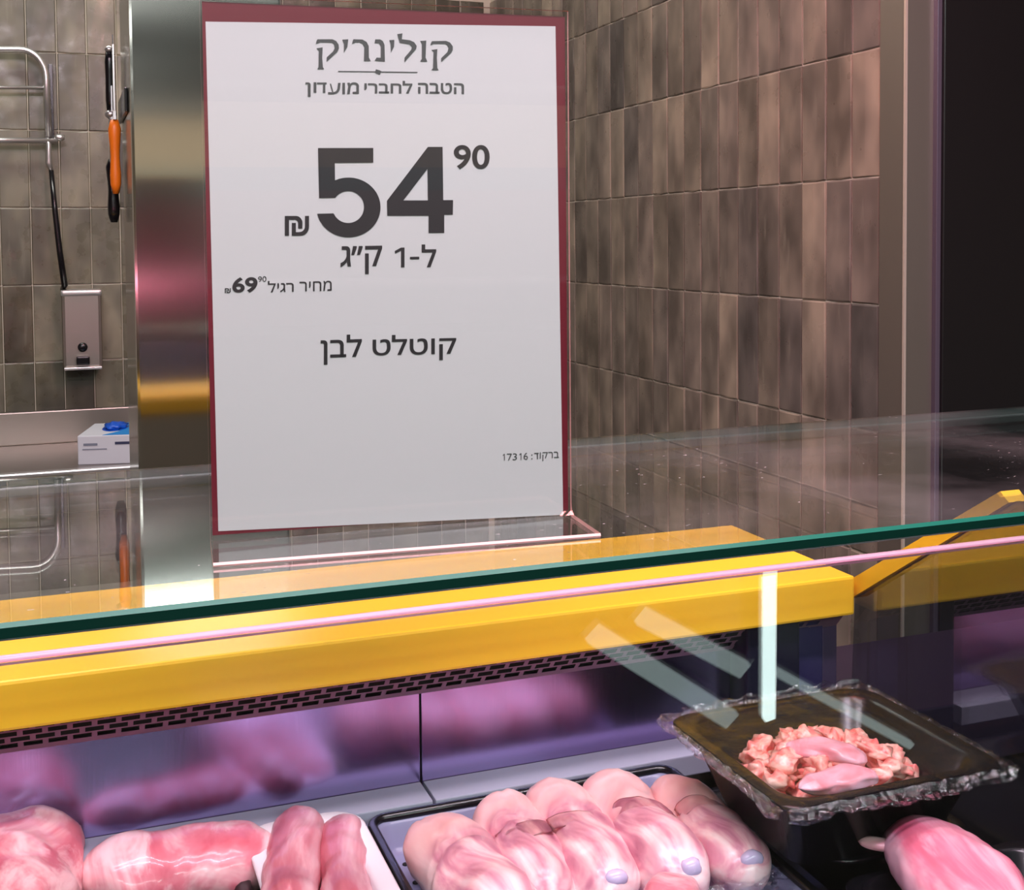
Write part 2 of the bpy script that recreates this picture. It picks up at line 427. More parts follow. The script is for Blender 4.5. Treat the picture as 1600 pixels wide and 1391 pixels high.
for xa, xb in ((1.494, 1.512), (1.516, 2.3)):
    bm = bmesh.new(); box(bm, (xa, 1.505, 0.02), (xb, 2.1, 2.98), 0, .002); at_e(obj('door_panel', bm, simple('black violet lacquer', srgb(24, 16, 24), .2), bu), bu)

# ------------------------------------------------------------------ steel column with knives
CXL, CYF = 0.088, 1.60
bm = bmesh.new(); box(bm, (CXL, CYF, 0), (CXL+.19, CYF+.22, 3.0), 0, .004)
col_ = obj('steel_column', bm, M['column']); tag(col_, 'floor-to-ceiling column clad in brushed stainless steel behind the price sign', 'column')

def capsule_path(bm, a, b, rr, seg=12, mi=0, flat=None):
    a, b = Vector(a), Vector(b); n = len(rr)
    tube(bm, [a.lerp(b, t/(n-1)) for t in range(n)], rr, seg, mi)
def knife(y, z_top, length, hand_mat, r, label, blade_up=True, dx=.012):
    k = empty('hanging_knife', (CXL-dx, y, E+z_top-length), label, 'knife')
    bm = bmesh.new()
    capsule_path(bm, (0, 0, 0), (0, 0, length), [r*.55, r*.95, r, r*.9, r*.82, r*.9, r*1.05, r*1.15, r*.7], 12)
    o = obj('handle', bm, hand_mat, k, True)
    bm = bmesh.new()
    prism(bm, [(-.002, length), (.002, length), (.0015, length+.012), (-.0015, length+.012)], 1, -.009, .009)
    obj('bolster', bm, M['chrome'], k)
    bm = bmesh.new()
    prism(bm, [(-.011, length+.012), (.011, length+.012), (.012, length+.06), (.0, length+.115), (-.011, length+.1)], 0, -.0009, .0009)
    obj('blade', bm, M['chrome'], k)
    return k
bm = bmesh.new(); box(bm, (CXL-.005, 1.64, E+.168), (CXL-.0005, 1.81, E+.200), 0, .002)
mr = obj('magnetic_rack', bm, M['black']); tag(mr, 'slim black magnetic knife rack fixed on the left side of the column', 'knife rack')
knife(1.74, .167, .100, M['orange'], .0075, 'knife with a bright orange handle hanging beside the column', dx=.0135)
knife(1.785, .117, .088, M['black'], .0085, 'knife with a black handle hanging lowest, behind the orange one', dx=.0150)
# sharpening steel, handle up
k = empty('sharpening_steel', (CXL-.0165, 1.78, E+.172), 'sharpening steel with a black handle held upright on the column side', 'sharpening steel')
bm = bmesh.new(); capsule_path(bm, (0, 0, .012), (0, 0, .092), [.005, .0062, .0062, .006, .0062, .0066, .005], 12); obj('handle', bm, M['black'], k, True)
bm = bmesh.new(); capsule_path(bm, (0, 0, .092), (0, 0, .1), [.005, .0065, .003], 12); obj('end_cap', bm, M['chrome'], k, True)
bm = bmesh.new(); capsule_path(bm, (0, 0, 0), (0, 0, .012), [.003, .008, .008, .004], 12); obj('guard', bm, M['chrome'], k, True)
bm = bmesh.new(); capsule_path(bm, (0, 0, -.10), (0, 0, 0), [.002, .003, .003], 8); obj('rod', bm, M['chrome'], k, True)

# ------------------------------------------------------------------ worktop on the back wall, dispenser, box, rack, tap
wz = -.517
wt = empty('steel_worktop', (-.35, YB-.2, 0), 'stainless steel worktop with upstand below the olive tiles', 'worktop')
bm = bmesh.new(); box(bm, (-1.2, 2.93, E+wz-.03), (.40, YB-.006, E+wz), 0, .003); at_e(obj('top', bm, M['steel'], wt), wt)
bm = bmesh.new(); box(bm, (-1.2, 2.905, E+wz-.045), (.40, 2.93, E+wz+.006), 0, .004); at_e(obj('front_edge', bm, M['chrome'], wt), wt)
bm = bmesh.new(); box(bm, (-1.2, YB-.028, E+wz), (.40, YB-.006, E+wz+.085), 0, .003); at_e(obj('upstand', bm, M['steel'], wt), wt)
bm = bmesh.new(); box(bm, (-1.2, 2.96, 0), (-1.16, 3.34, E+wz-.03)); box(bm, (.36, 2.96, 0), (.40, 3.34, E+wz-.03)); box(bm, (-1.16, 3.3, .1), (.36, 3.34, .16))
at_e(obj('underframe', bm, M['steel_dark'], wt), wt)

q = ony(128, 515, YB-.05)
ds = empty('soap_dispenser', (q.x, YB-.05, E+q.z-.10), 'stainless steel soap dispenser mounted on the olive tiles', 'soap dispenser')
bm = bmesh.new(); box(bm, (-.048, -.045, .004), (.048, .048, .200), 0, .008); obj('body', bm, M['steel'], ds)
bm = bmesh.new(); box(bm, (-.050, -.048, .188), (.050, .048, .204), 0, .006); obj('lid', bm, M['chrome'], ds)
bm = bmesh.new(); box(bm, (-.046, -.050, .0), (.046, .045, .007), 0, .002); obj('bottom_lip', bm, M['chrome'], ds)
bm = bmesh.new(); capsule_path(bm, (0, -.044, .058), (0, -.052, .058), [.010, .012, .012, .009], 16); obj('sight_window', bm, M['black'], ds, True)
bm = bmesh.new(); box(bm, (-.016, -.066, .014), (.016, -.043, .036), 0, .004); obj('push_button', bm, M['black'], ds)

q0 = onz(122, 727, wz); q1 = onz(213, 724, wz)
gb = empty('glove_box', (q0.x, q0.y, E+wz), 'white and blue cardboard box of disposable gloves on the steel worktop', 'box')
bw = (q1-q0).length; bh = .068; bd = .20
gb.rotation_euler[2] = math.atan2(q1.y-q0.y, q1.x-q0.x)
bm = bmesh.new(); box(bm, (0, 0, 0), (bw, bd, bh), 0, .002); ct = obj('carton', bm, M['box'], gb)
bm = bmesh.new(); prism(bm, [(bw*.42, .002), (bw-.002, .002), (bw-.002, bd-.002), (bw*.55, bd-.002), (bw*.72, bd*.55), (bw*.62, bd*.25)], 2, bh+.0002, bh+.0008); obj('blue_print', bm, M['blue'], ct)
bm = bmesh.new()
for a in range(1): prism(bm, [(bw*.5+math.cos(t)*bw*.22, bd*.55+math.sin(t)*bd*.26) for t in [i*math.pi/12 for i in range(24)]], 2, bh+.0008, bh+.0016)
obj('opening', bm, M['blue_film'], ct)
bm = bmesh.new(); bmesh.ops.create_icosphere(bm, subdivisions=3, radius=1)
for v in bm.verts:
    n_ = noise.noise(v.co*2.3); v.co = Vector((v.co.x*bw*.19, v.co.y*bd*.2, v.co.z*.010))*(1+.5*n_)+Vector((bw*.5, bd*.55, bh+.005))
obj('protruding_glove', bm, M['blue_film'], gb, True)
bm = bmesh.new(); box(bm, (bw*.10, -.0008, bh*.66), (bw*.34, -.0002, bh*.74)); box(bm, (bw*.08, -.0008, bh*.52), (bw*.5, -.0002, bh*.55)); obj('grey_print', bm, M['box_grey'], ct)
bm = bmesh.new(); box(bm, (bw*.64, -.0008, bh*.68), (bw*.92, -.0002, bh*.77)); obj('navy_print', bm, M['box_ink'], ct)

def PB(px, py, y=YB-.06): return W(ony(px, py, y))
rk = empty('wall_rack', PB(40, 217), 'tubular steel rack on the olive tiles at the top left', 'rack')
def rp(px, py): return PB(px, py)-Vector(rk.location)
bm = bmesh.new(); pts = [rp(-160, 76), rp(-20, 77)]
for t in range(9):
    a = math.pi/2*t/8; pts.append(rp(30+42*math.sin(a), 77+45-45*math.cos(a)))
pts.append(rp(76, 214)); tube(bm, pts, .0085, 10); obj('frame_tube', bm, M['chrome'], rk)
bm = bmesh.new(); tube(bm, [rp(-160, 136), rp(74, 137)], .0045, 8); obj('crossbar', bm, M['chrome'], rk)
bm = bmesh.new(); tube(bm, [rp(-160, 218), rp(90, 220)], .0075, 10); obj('lower_bar', bm, M['chrome'], rk)
bm = bmesh.new(); capsule_path(bm, rp(84, 215), rp(101, 215), [.004, .009, .009, .006], 12); obj('end_knob', bm, M['chrome'], rk)
bm = bmesh.new(); pa = PB(78, 100, YB-.02)-Vector(rk.location); pb = PB(82, 216, YB-.02)-Vector(rk.location)
box(bm, (pa.x-.004, pa.y, pb.z), (pa.x+.006, pa.y+.019, pa.z), 0, .001); obj('wall_bracket', bm, M['black'], rk)
bm = bmesh.new(); tube(bm, [PB(75, 214), PB(76, 228), PB(76, 255), PB(81, 268)], [.006, .007, .008, .005], 10); tube(bm, [PB(80, 266), PB(86, 330), PB(93, 390), PB(101, 446), PB(98, 452, YB-.012)], [.006, .007, .0075, .008, .007], 10, 1)
hs = obj('hanging_hose', bm, [M['chrome'], M['black']]); tag(hs, 'thin dark hose hanging down the tiles from the wall rack', 'hose')

tp = empty('sink_tap', W(onz(0, 690, wz)), 'dark sink tap lever cut off by the left edge above the worktop', 'tap')
tp.location.z = E+wz
bm = bmesh.new(); tube(bm, [(-.05, 0, 0), (-.05, 0, .09), (-.045, -.02, .115), (-.04, -.10, .12), (-.04, -.12, .10)], .011, 12); obj('spout', bm, M['chrome'], tp)
bm = bmesh.new(); tube(bm, [(-.04, -.01, .075), (-.015, -.01, .095), (.012, -.01, .10)], [.012, .009, .007], 10); obj('lever', bm, M['chrome'], tp)
bm = bmesh.new(); tube(bm, [(-.03, -.03, .015), (-.02, -.03, .05), (.004, -.03, .09)], [.011, .010, .006], 10); obj('hose_grip', bm, M['black'], tp)

# ------------------------------------------------------------------ display case
case = empty('display_case', (.27, .8, 0), 'refrigerated meat display case with a yellow rear rail', 'display case')
def part(name, bm, m_, label=None, smooth=False):
    o = at_e(obj(name, bm, m_, case, smooth), case)
    if label: o['label'] = label
    return o
X0, X1 = -1.3, .588
YR0, YR1, RZ = .803, .992, -.270          # yellow rail
bm = bmesh.new(); box(bm, (X0, YR0, E-.3015), (X1, YR1, E+RZ), 0, .0022); part('rear_rail', bm, M['yellow'], 'bright yellow worktop rail along the back of the case')
# slotted air grille under the rail, real slots: lattice of cells left open
bm = bmesh.new()
ga, gb_ = Vector((0, .8135, E-.3015)), Vector((0, .838, E-.3285))
slot, gap, bar = .0115, .0035, .0020
rows_ = 4; L = (gb_-ga); Ls = L.length
def gp(x, s): return Vector((x, 0, 0))+ga+L*(s/Ls)
sh = (Ls-.006)/rows_ - bar
def quad(x0, x1, s0, s1):
    vs = [bm.verts.new(gp(a, b)) for a, b in ((x0, s0), (x1, s0), (x1, s1), (x0, s1))]; bm.faces.new(vs)
s = 0
for r in range(rows_):
    quad(X0, X1, s, s+bar); s0 = s+bar; s1 = s0+sh
    x = -.25+(r % 2)*(slot+gap)/2
    quad(X0, x, s0, s1)
    while x < X1-.03:
        quad(x, x+gap, s0, s1); x += slot+gap
    quad(x, X1, s0, s1)
    s = s1
quad(X0, X1, s, Ls)
bmesh.ops.solidify(bm, geom=bm.faces[:], thickness=.0006)
part('air_grille', bm, M['grille'], 'slotted metal air grille under the yellow rail')
bm = bmesh.new(); box(bm, (X0, .842, E-.325), (X1, .846, E-.302)); part('grille_shade_panel', bm, M['slotdark'])  # near-black panel paints the shade seen through the slots
PX = .496
bm = bmesh.new(); box(bm, (.2390, .8395, E-.40), (PX, .845, E-.3265), 0, .0006); part('liner_panel', bm, M['case_steel'])
bm = bmesh.new(); box(bm, (X0, .8395, E-.40), (.2375, .845, E-.3265), 0, .0006); part('liner_panel', bm, M['case_steel'])
bm = bmesh.new(); box(bm, (.2395, .807, E-.41), (PX, .8393, E-.394), 0, .001); part('ledge', bm, M['ledge'], 'pale grey ledge along the foot of the liner')
bm = bmesh.new(); box(bm, (X0, .807, E-.41), (.2375, .8393, E-.394), 0, .001); part('ledge', bm, M['ledge'], 'pale grey ledge along the foot of the liner')
bm = bmesh.new(); box(bm, (PX+.001, .815, E-.46), (.545, .846, E-.302), 0, .002); part('corner_post', bm, simple('dark violet post', srgb(40, 38, 56), .35, .3))
bm = bmesh.new(); box(bm, (.5455, .826, E-.46), (.574, .846, E-.302), 0, .001); part('corner_panel', bm, simple('violet steel panel', srgb(92, 84, 140), .3, .7))
bm = bmesh.new(); box(bm, (.575, .828, E-.46), (.589, .846, E-.302), 0, .001); part('corner_panel', bm, simple('mauve steel panel', srgb(120, 100, 140), .3, .7))
bm = bmesh.new(); box(bm, (X0, .30, E-.455), (.594, .806, E-.44), 0, .001); part('deck', bm, simple('dark deck steel', srgb(50, 48, 60), .3, .5))
bm = bmesh.new(); box(bm, (X0, .36, .08), (1.15, .99, E-.458), 0, .01); part('cabinet_body', bm, M['black_panel'])
bm = bmesh.new(); box(bm, (X0, .86, E-.458), (X1, .988, E-.302), 0, .002); box(bm, (X0, .9905, .08), (1.15, .996, E-.459)); part('rear_panel', bm, simple('grey rear cladding', srgb(165, 160, 152), .5))
bm = bmesh.new(); box(bm, (X0+.05, .42, 0), (1.1, .95, .08)); part('plinth', bm, M['slotdark'])
# neighbouring bay beyond the side pane
bm = bmesh.new(); box(bm, (.61, .828, E-.455), (1.15, .99, E-.40), 0, .002); part('neighbour_bay_liner', bm, simple('dim violet liner', srgb(60, 48, 70), .35, .5))
# front pane, leaning: top edge away from the customer
TA = math.radians(35)
yp, zp = .577, -.1855
lowz = -.445
yl = yp-(zp-lowz)*math.tan(TA)
bm = bmesh.new()
th = .004
ny, nz = math.cos(TA)*th, math.sin(TA)*th
def slabp(y, z, k): return (y+ny*k, z+E-nz*k)
a0, a1 = slabp(yp, zp, 0), slabp(yp, zp, 1); b0, b1 = slabp(yl, lowz, 0), slabp(yl, lowz, 1)
fs = prism(bm, [a0, a1, b1, b0], 0, X0, 1.15, 0)
for f in bm.faces:
    if f.calc_center_median().z > E+zp-.006 and abs(f.normal.z) > .5: f.material_index = 1
    if abs(f.normal.x) > .9: f.material_index = 1
fp_ = part('front_pane', bm, [M['pane'], M['edge_pink']], 'leaning front glass pane with a top edge coloured pink as if lit')
bm = bmesh.new(); tube(bm, [(X0, yp+.002, E+zp+.0012), (1.15, yp+.002, E+zp+.0012)], .0016, 10); obj('polished_edge', bm, M['edge_pink'], fp_)['label'] = 'polished top edge of the front glass, coloured pink as if lit'
# side pane with sloping top and yellow cap
sx_ = .597
cp = [onx(1335, 937, sx_), onx(1505, 836, sx_), onx(1600, 775, sx_)]
ctop = Vector((sx_, .640, -.178)); cbot = Vector((sx_, .815, -.292))
bm = bmesh.new()
prism(bm, [(cbot.y, cbot.z+E), (ctop.y, ctop.z+E), (yp+.009, -.182+E), (yl+.02, lowz+E), (.824, lowz+E)], 0, sx_, sx_+.004)
part('side_pane', bm, M['side_pane'], 'reflective end glass with sloping top')
bm = bmesh.new()
prism(bm, [(cbot.y, cbot.z+E), (cbot.y+.006, cbot.z+E+.012), (ctop.y+.010, ctop.z+E+.005), (ctop.y+.002, ctop.z+E-.001)], 0, sx_-.004, sx_+.012)
part('side_pane_cap', bm, M['yellow'], 'yellow sloping cap on the end glass')

# glass shelf on top of the counter
SH, SB = -.167, -.175
bm = bmesh.new(); ch = .0012
prism(bm, [(.5735, E+SB+ch), (.5735+ch, E+SB), (.934-ch, E+SB), (.934, E+SB+ch), (.934, E+SH-ch), (.934-ch, E+SH), (.5735+ch*1.6, E+SH), (.5735, E+SH-ch*1.6)], 0, -1.3, 1.16, 0)
bm.faces.ensure_lookup_table()
for f in bm.faces:
    c_ = f.calc_center_median()
    if abs(f.normal.y) > .3 or abs(f.normal.x) > .9:
        f.material_index = 1
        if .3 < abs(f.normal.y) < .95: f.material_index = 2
        if c_.y > .8: f.material_index = 3
shelf = obj('glass_shelf', bm, [M['glass'], M['edge_green'], M['edge_bright'], simple('grey rear glass edge', srgb(70, 84, 80), .2)]); tag(shelf, 'clear glass shelf with a dark green edge on top of the counter', 'shelf')
# shelf stands on slim steel posts outside the frame
bm = bmesh.new()
bm.free()
for xx in (-1.2, 1.1):
    for yy in (.70, .92):
        bm = bmesh.new(); box(bm, (xx, yy, E-.46), (xx+.02, yy+.01, E+SB)); part('shelf_support', bm, M['steel_dark'])

# ------------------------------------------------------------------ price sign
fa, fb = onz(323, 880, SH+.003), onz(928, 836, SH+.003)
ba, bb = onz(330, 840, SH+.003), onz(890, 800, SH+.003)
ang = math.atan2(bb.y-ba.y, bb.x-ba.x)
SW = (bb-ba).length; SHT = .2985
sign = empty('sign_holder', (ba.x, ba.y, E+SH), 'clear acrylic sign holder with a forward foot standing on the glass shelf', 'sign holder', rotz=ang)
fd = .054
bm = bmesh.new(); th_ = .0022
prof = [(0, SHT+.003), (-th_, SHT+.003), (-th_, .009), (-th_-.0012, .0045), (-th_-.0045, .0026), (-fd, .0026), (-fd-.0006, .0013), (-fd, .0002), (-.003, .0002), (-.0009, .0012), (0, .004)]
prism(bm, prof, 0, -.0005, SW+.0005, 0)
for f in bm.faces:
    if abs(f.normal.x) > .9: f.material_index = 1
    c_ = f.calc_center_median()
    if c_.y < -fd+.0001 and abs(f.normal.y) > .3: f.material_index = 1
    if c_.z > SHT+.002: f.material_index = 1
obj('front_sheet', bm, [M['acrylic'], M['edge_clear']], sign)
bm = bmesh.new(); prism(bm, [(.0012, SHT+.001), (.0034, SHT+.001), (.0034, .0015), (.0012, .0015)], 0, 0, SW, 0); obj('back_sheet', bm, M['acrylic'], sign)
# printed sheet inside
sheet = empty('price_sheet', (ba.x, ba.y, E+SH), 'printed white price sheet with maroon border reading 54.90', 'price sign', rotz=ang)
R_ = Matrix.Rotation(-ang, 3, 'Z')
OFF = -.0027    # print plane just in front of the acrylic front face is wrong: print lies behind it
ax_ = Vector((math.cos(ang), math.sin(ang), 0)); nn = Vector((math.sin(ang), -math.cos(ang), 0))
def S(px, py):
    """photo point -> coordinates on the sign's plane (metres from lower left)"""
    d = ray(px, py); t = ba.dot(nn)/d.dot(nn); p_ = d*t-ba
    return (p_.dot(ax_), p_.z-.003+.003)
bm = bmesh.new(); box(bm, (.0008, .0004, .004), (SW-.0008, .0008, SHT)); obj('border', bm, M['maroon'], sheet)
wq = [S(321, 25), S(868, 33), S(880, 797), S(341, 822)]
bm = bmesh.new(); prism(bm, wq, 1, .00015, .00045); obj('white_field', bm, M['paper'], sheet)
IY = (-.00012, .00012)
def glyph(polys, name='lettering', m_='ink'):
    """list of (outer, [holes]) in sign coordinates; each drawn as a filled 2-D curve turned to a mesh"""
    cu = bpy.data.curves.new(name, 'CURVE'); cu.dimensions = '2D'; cu.fill_mode = 'BOTH'
    for pl in polys:
        sp = cu.splines.new('POLY'); sp.points.add(len(pl)-1)
        for i, p_ in enumerate(pl): sp.points[i].co = (p_[0], p_[1], 0, 1)
        sp.use_cyclic_u = True
    to = bpy.data.objects.new('tmp', cu); C.collection.objects.link(to)
    bpy.context.view_layer.update()
    me = bpy.data.meshes.new_from_object(to.evaluated_get(bpy.context.evaluated_depsgraph_get()))
    bpy.data.objects.remove(to)
    me.transform(Matrix.Rotation(math.pi/2, 4, 'X')); me.materials.clear(); me.materials.append(M[m_])
    o = bpy.data.objects.new(name, me); link(o, sheet); o.location = (0, -.0001, 0); return o
def crop(pts, ox, oy, k):
    return [S(ox+x/k, oy+y/k) for x, y in pts]
def arc(cx, cy, rx, ry, a0, a1, n=24):
    return [(cx+rx*math.cos(math.radians(a0+(a1-a0)*i/n)), cy+ry*math.sin(math.radians(a0+(a1-a0)*i/n))) for i in range(n+1)]
K2 = (430, 200, 1600/350)
five = [(305, 105), (700, 105), (700, 210), (425, 212), (427, 348)] + arc(523, 530, 229, 214, -115, 168, 40) + [(415, 572)] + arc(521, 527, 113, 114, 155, -145, 30) + [(313, 463)]
four_o = [(1090, 98), (1195, 98), (1200, 478), (1270, 478), (1268, 583), (1207, 583), (1207, 713), (1095, 713), (1095, 590), (800, 590), (797, 483)]
four_i = [(1087, 255), (915, 480), (1090, 480)]
o = glyph([crop(five, *K2)], 'digit_5'); o = glyph([crop(four_o, *K2), crop(four_i, *K2)], 'digit_4')
# shekel mark
sk1 = [(68, 590), (150, 590)] + arc(146, 640, 48, 50, -85, 0, 8) + [(193, 680), (163, 680), (163, 645)] + arc(140, 645, 23, 27, 0, -90, 6) + [(98, 618), (98, 732), (68, 732)]
sk2 = [(118, 640), (147, 640), (147, 706), (170, 706)] + arc(172, 665, 40, 40, 85, 0, 8) + [(212, 590), (241, 590), (241, 665)] + arc(180, 668, 61, 64, 0, 90, 10) + [(118, 732)]
glyph([crop(sk1, *K2), crop(sk2, *K2)], 'shekel_mark')
k3 = (340, 360, 1600/380)
def shift(pts, cx, cy, s_, dx, dy): return [((x-cx)*s_+dx, (y-cy)*s_+dy) for x, y in pts]
glyph([crop(shift(sk1, 68, 590, .225, 47, 345), *k3), crop(shift(sk2, 68, 590, .225, 47, 345), *k3)], 'shekel_mark')
# logo letters traced as flared strokes
K1 = (430, 20, 1600/340)
LOGO = [
 [(310, 155), (420, 155), (448, 168), (466, 195), (468, 222), (455, 250), (378, 320), (378, 288), (425, 245), (437, 220), (432, 192), (415, 180), (330, 178), (298, 190), (304, 165)],
 [(302, 222), (348, 214), (345, 290), (350, 360), (360, 376), (308, 376), (318, 360), (320, 240)],
 [(492, 158), (537, 155), (530, 212), (505, 252), (505, 190)],
 [(575, 155), (640, 157), (672, 175), (687, 205), (688, 290), (702, 316), (652, 316), (655, 215), (643, 190), (618, 178), (590, 178), (564, 190), (570, 165)],
 [(735, 156), (770, 156), (790, 168), (803, 195), (806, 320), (730, 314), (745, 290), (776, 292), (776, 210), (762, 185), (730, 184)],
 [(838, 162), (875, 160), (873, 210), (850, 255), (848, 190)],
 [(897, 118), (935, 112), (930, 155), (990, 163), (1022, 178), (1040, 205), (1036, 228), (950, 325), (950, 292), (1000, 232), (1005, 212), (985, 192), (915, 182)],
 [(1065, 168), (1110, 165), (1105, 290), (1118, 320), (1065, 320), (1078, 300), (1078, 190)],
 [(1152, 170), (1255, 168), (1285, 180), (1305, 208), (1305, 236), (1292, 258), (1220, 324), (1220, 295), (1266, 250), (1274, 222), (1265, 200), (1248, 190), (1165, 190), (1140, 200), (1146, 180)],
 [(1148, 235), (1192, 228), (1188, 290), (1192, 368), (1202, 385), (1148, 383), (1160, 368), (1164, 250)],
]
for L_ in LOGO: glyph([crop(L_, *K1)], 'logo_letter', 'ink_grey')
glyph([crop([(462, 388), (735, 391), (740, 376), (768, 384), (782, 392), (1046, 396), (1046, 403), (776, 400), (770, 416), (742, 408), (734, 398), (462, 395)], *K1)], 'logo_rule', 'ink_grey')
def text(s_, box_px, off=0.0, m_='ink', slant=0):
    """box_px: (x0, y_left_bottom, x1, y_right_bottom, height) in photo px; text fitted to it on the sheet plane"""
    x0, yl_, x1, yr_, h = box_px
    cu = bpy.data.curves.new('lettering', 'FONT'); cu.body = s_; cu.offset = off; cu.resolution_u = 6
    to = bpy.data.objects.new('tmp', cu); C.collection.objects.link(to); bpy.context.view_layer.update()
    me = bpy.data.meshes.new_from_object(to.evaluated_get(bpy.context.evaluated_depsgraph_get())); bpy.data.objects.remove(to)
    xs = [v.co.x for v in me.vertices]; ys = [v.co.y for v in me.vertices]
    a, b, c_, d_ = min(xs), max(xs), min(ys), max(ys)
    for v in me.vertices:
        u, w = (v.co.x-a)/(b-a), (v.co.y-c_)/(d_-c_)
        p_ = S(x0+(x1-x0)*u, yl_+(yr_-yl_)*u-h*w); v.co = (p_[0], 0, p_[1])
    me.materials.clear(); me.materials.append(M[m_])
    o = bpy.data.objects.new('lettering', me); link(o, sheet); o.location = (0, -.0001, 0); return o
def heb(s_): return s_[::-1]
k1 = 1600/340
POLY = {'1': [(0, .70), (0, .84), (.62, 1), (1, 1), (1, 0), (.64, 0), (.64, .84)],
        '7': [(0, 1), (1, 1), (1, .88), (.46, 0), (.24, 0), (.76, .86), (0, .86)],
        'dalet': [(0, 1), (1, 1), (1, .83), (.86, .83), (.86, 0), (.62, 0), (.62, .83), (0, .83)]}
def ptext(ch, box_px, m_='ink'):
    x0, y0, x1, y1, h = box_px
    bm = bmesh.new()
    vs = []
    for u, w in POLY[ch]:
        p_ = S(x0+(x1-x0)*u, y0+(y1-y0)*u-h*w); vs.append(bm.verts.new((p_[0], -.0001, p_[1])))
    bm.faces.new(vs); obj('lettering', bm, M[m_], sheet)
text(heb('הטבה'), (430+1050/k1, 20+556/k1, 430+1388/k1, 20+560/k1, 81/k1), .016, 'ink_grey')
text(heb('לחברי'), (430+655/k1, 20+552/k1, 430+1008/k1, 20+554/k1, 92/k1), .016, 'ink_grey')
text(heb('ון'), (430+222/k1, 20+578/k1, 430+302/k1, 20+577/k1, 106/k1), .016, 'ink_grey')
ptext('dalet', (430+306/k1, 20+549/k1, 430+378/k1, 20+549/k1, 76/k1), 'ink_grey')
text(heb('מוע'), (430+388/k1, 20+560/k1, 430+615/k1, 20+556/k1, 84/k1), .016, 'ink_grey')
text('90', (709, 256.5, 765, 256.5, 38), .018)
k3_ = 1600/380
text(heb('ק״ג'), (340+808/k3_, 360+256/k3_, 340+1082/k3_, 360+252/k3_, 186/k3_), .014)
ptext('1', (340+1166/k3_, 360+210/k3_, 340+1229/k3_, 360+209/k3_, 130/k3_))
text('-', (340+1265/k3_, 360+157/k3_, 340+1326/k3_, 360+156/k3_, 17/k3_), .0)
text(heb('ל'), (340+1342/k3_, 360+209/k3_, 340+1438/k3_, 360+208/k3_, 150/k3_), .014)
text('69', (340+96/k3_, 360+377/k3_, 340+262/k3_, 360+373/k3_, 103/k3_), .03)
text('90', (340+266/k3_, 360+304/k3_, 340+320/k3_, 360+302/k3_, 36/k3_))
text(heb('רגיל'), (340+330/k3_, 360+374/k3_, 340+500/k3_, 360+370/k3_, 76/k3_), .004)
text(heb('מחיר'), (340+538/k3_, 360+368/k3_, 340+750/k3_, 360+362/k3_, 66/k3_), .004)
k5 = 1600/260
text(heb('לבן'), (480+128/k5, 490+443/k5, 480+525/k5, 490+430/k5, 282/k5), .012)
text(heb('קוטלט'), (480+628/k5, 490+412/k5, 480+1432/k5, 490+396/k5, 252/k5), .012)
k6 = 1265/200
def K6(x0, y0, x1, y1, h): return (740+x0/k6, 640+y0/k6, 740+x1/k6, 640+y1/k6, h/k6)
ptext('1', K6(288, 454, 308, 453, 64), 'ink_grey'); ptext('7', K6(328, 453, 376, 451, 66), 'ink_grey')
text('3', K6(386, 452, 428, 450, 68), .0, 'ink_grey'); ptext('1', K6(452, 449, 472, 448, 66), 'ink_grey'); text('6', K6(494, 448, 536, 446, 70), .0, 'ink_grey')
text(':', K6(570, 444, 582, 443, 50), .0, 'ink_grey'); ptext('dalet', K6(598, 442, 642, 440, 62), 'ink_grey')
text(heb('ברקו'), K6(654, 460, 842, 452, 86), .0, 'ink_grey')

# ------------------------------------------------------------------ trays
def tray(name, x0, y0, x1, y1, ztop, depth, m_, label, cat='tray', lip=.006, taper=.012, wall=.002, rc=.014, holes=False, group=None):
    t = bmesh.new()
    def rrect(x0, y0, x1, y1, r, n=5):
        r = max(r, .001); out = []
        for (cx, cy, a) in ((x1-r, y0+r, -90), (x1-r, y1-r, 0), (x0+r, y1-r, 90), (x0+r, y0+r, 180)):
            for i in range(n+1):
                an = math.radians(a+90*i/n); out.append((cx+r*math.cos(an), cy+r*math.sin(an)))
        return out
    def ring(ins, z, r): return [t.verts.new((x, y, z)) for x, y in rrect(x0+ins, y0+ins, x1-ins, y1-ins, r)]
    rings = [ring(lip+taper*.9, -depth, rc*.7), ring(lip*.9, -.004, rc), ring(0, -.0035, rc), ring(-.0003, -.0008, rc), ring(.0012, 0, rc), ring(lip, 0, rc), ring(lip+wall+.001, -.002, rc), ring(lip+wall+taper*.75, -depth+.006, rc*.7), ring(lip+wall+taper+.003, -depth+.0025, rc*.6)]
    n = len(rings[0])
    for a, b in zip(rings, rings[1:]):
        for k in range(n):
            f = t.faces.new((a[k], a[(k+1) % n], b[(k+1) % n], b[k])); f.smooth = True
    t.faces.new(rings[0][::-1]); t.faces.new(rings[-1])
    bmesh.ops.recalc_face_normals(t, faces=t.faces[:])
    for v in t.verts: v.co.x -= x0; v.co.y -= y0
    e = empty(name, (x0, y0, E+ztop), label, cat, group)
    bd_ = obj('body', t, m_, e)
    if holes:
        dm = M['slotdark']; bm = bmesh.new()
        rows = 0; y = .024
        while y < y1-y0-.02:
            x = .022+(rows % 2)*.007
            while x < x1-x0-.02:
                tt = bmesh.new(); bmesh.ops.create_cone(tt, cap_ends=True, segments=10, radius1=.0021, radius2=.0021, depth=.0012)
                add(bm, tt, 0, Matrix.Translation((x, y, -depth+.0026)))
                x += .0145
            y += .0125; rows += 1
        h = obj('drain_holes', bm, dm, bd_); h['kind'] = 'stuff'
    return e
M['tray_floor'] = simple('perforated tray plastic', srgb(140, 140, 172), .3)
pt = tray('perforated_tray', .186, .50, .424, .806, -.399, .022, M['tray_floor'], 'perforated tray with a dark lip under the five chicken rolls', holes=True, taper=.006, rc=.012)
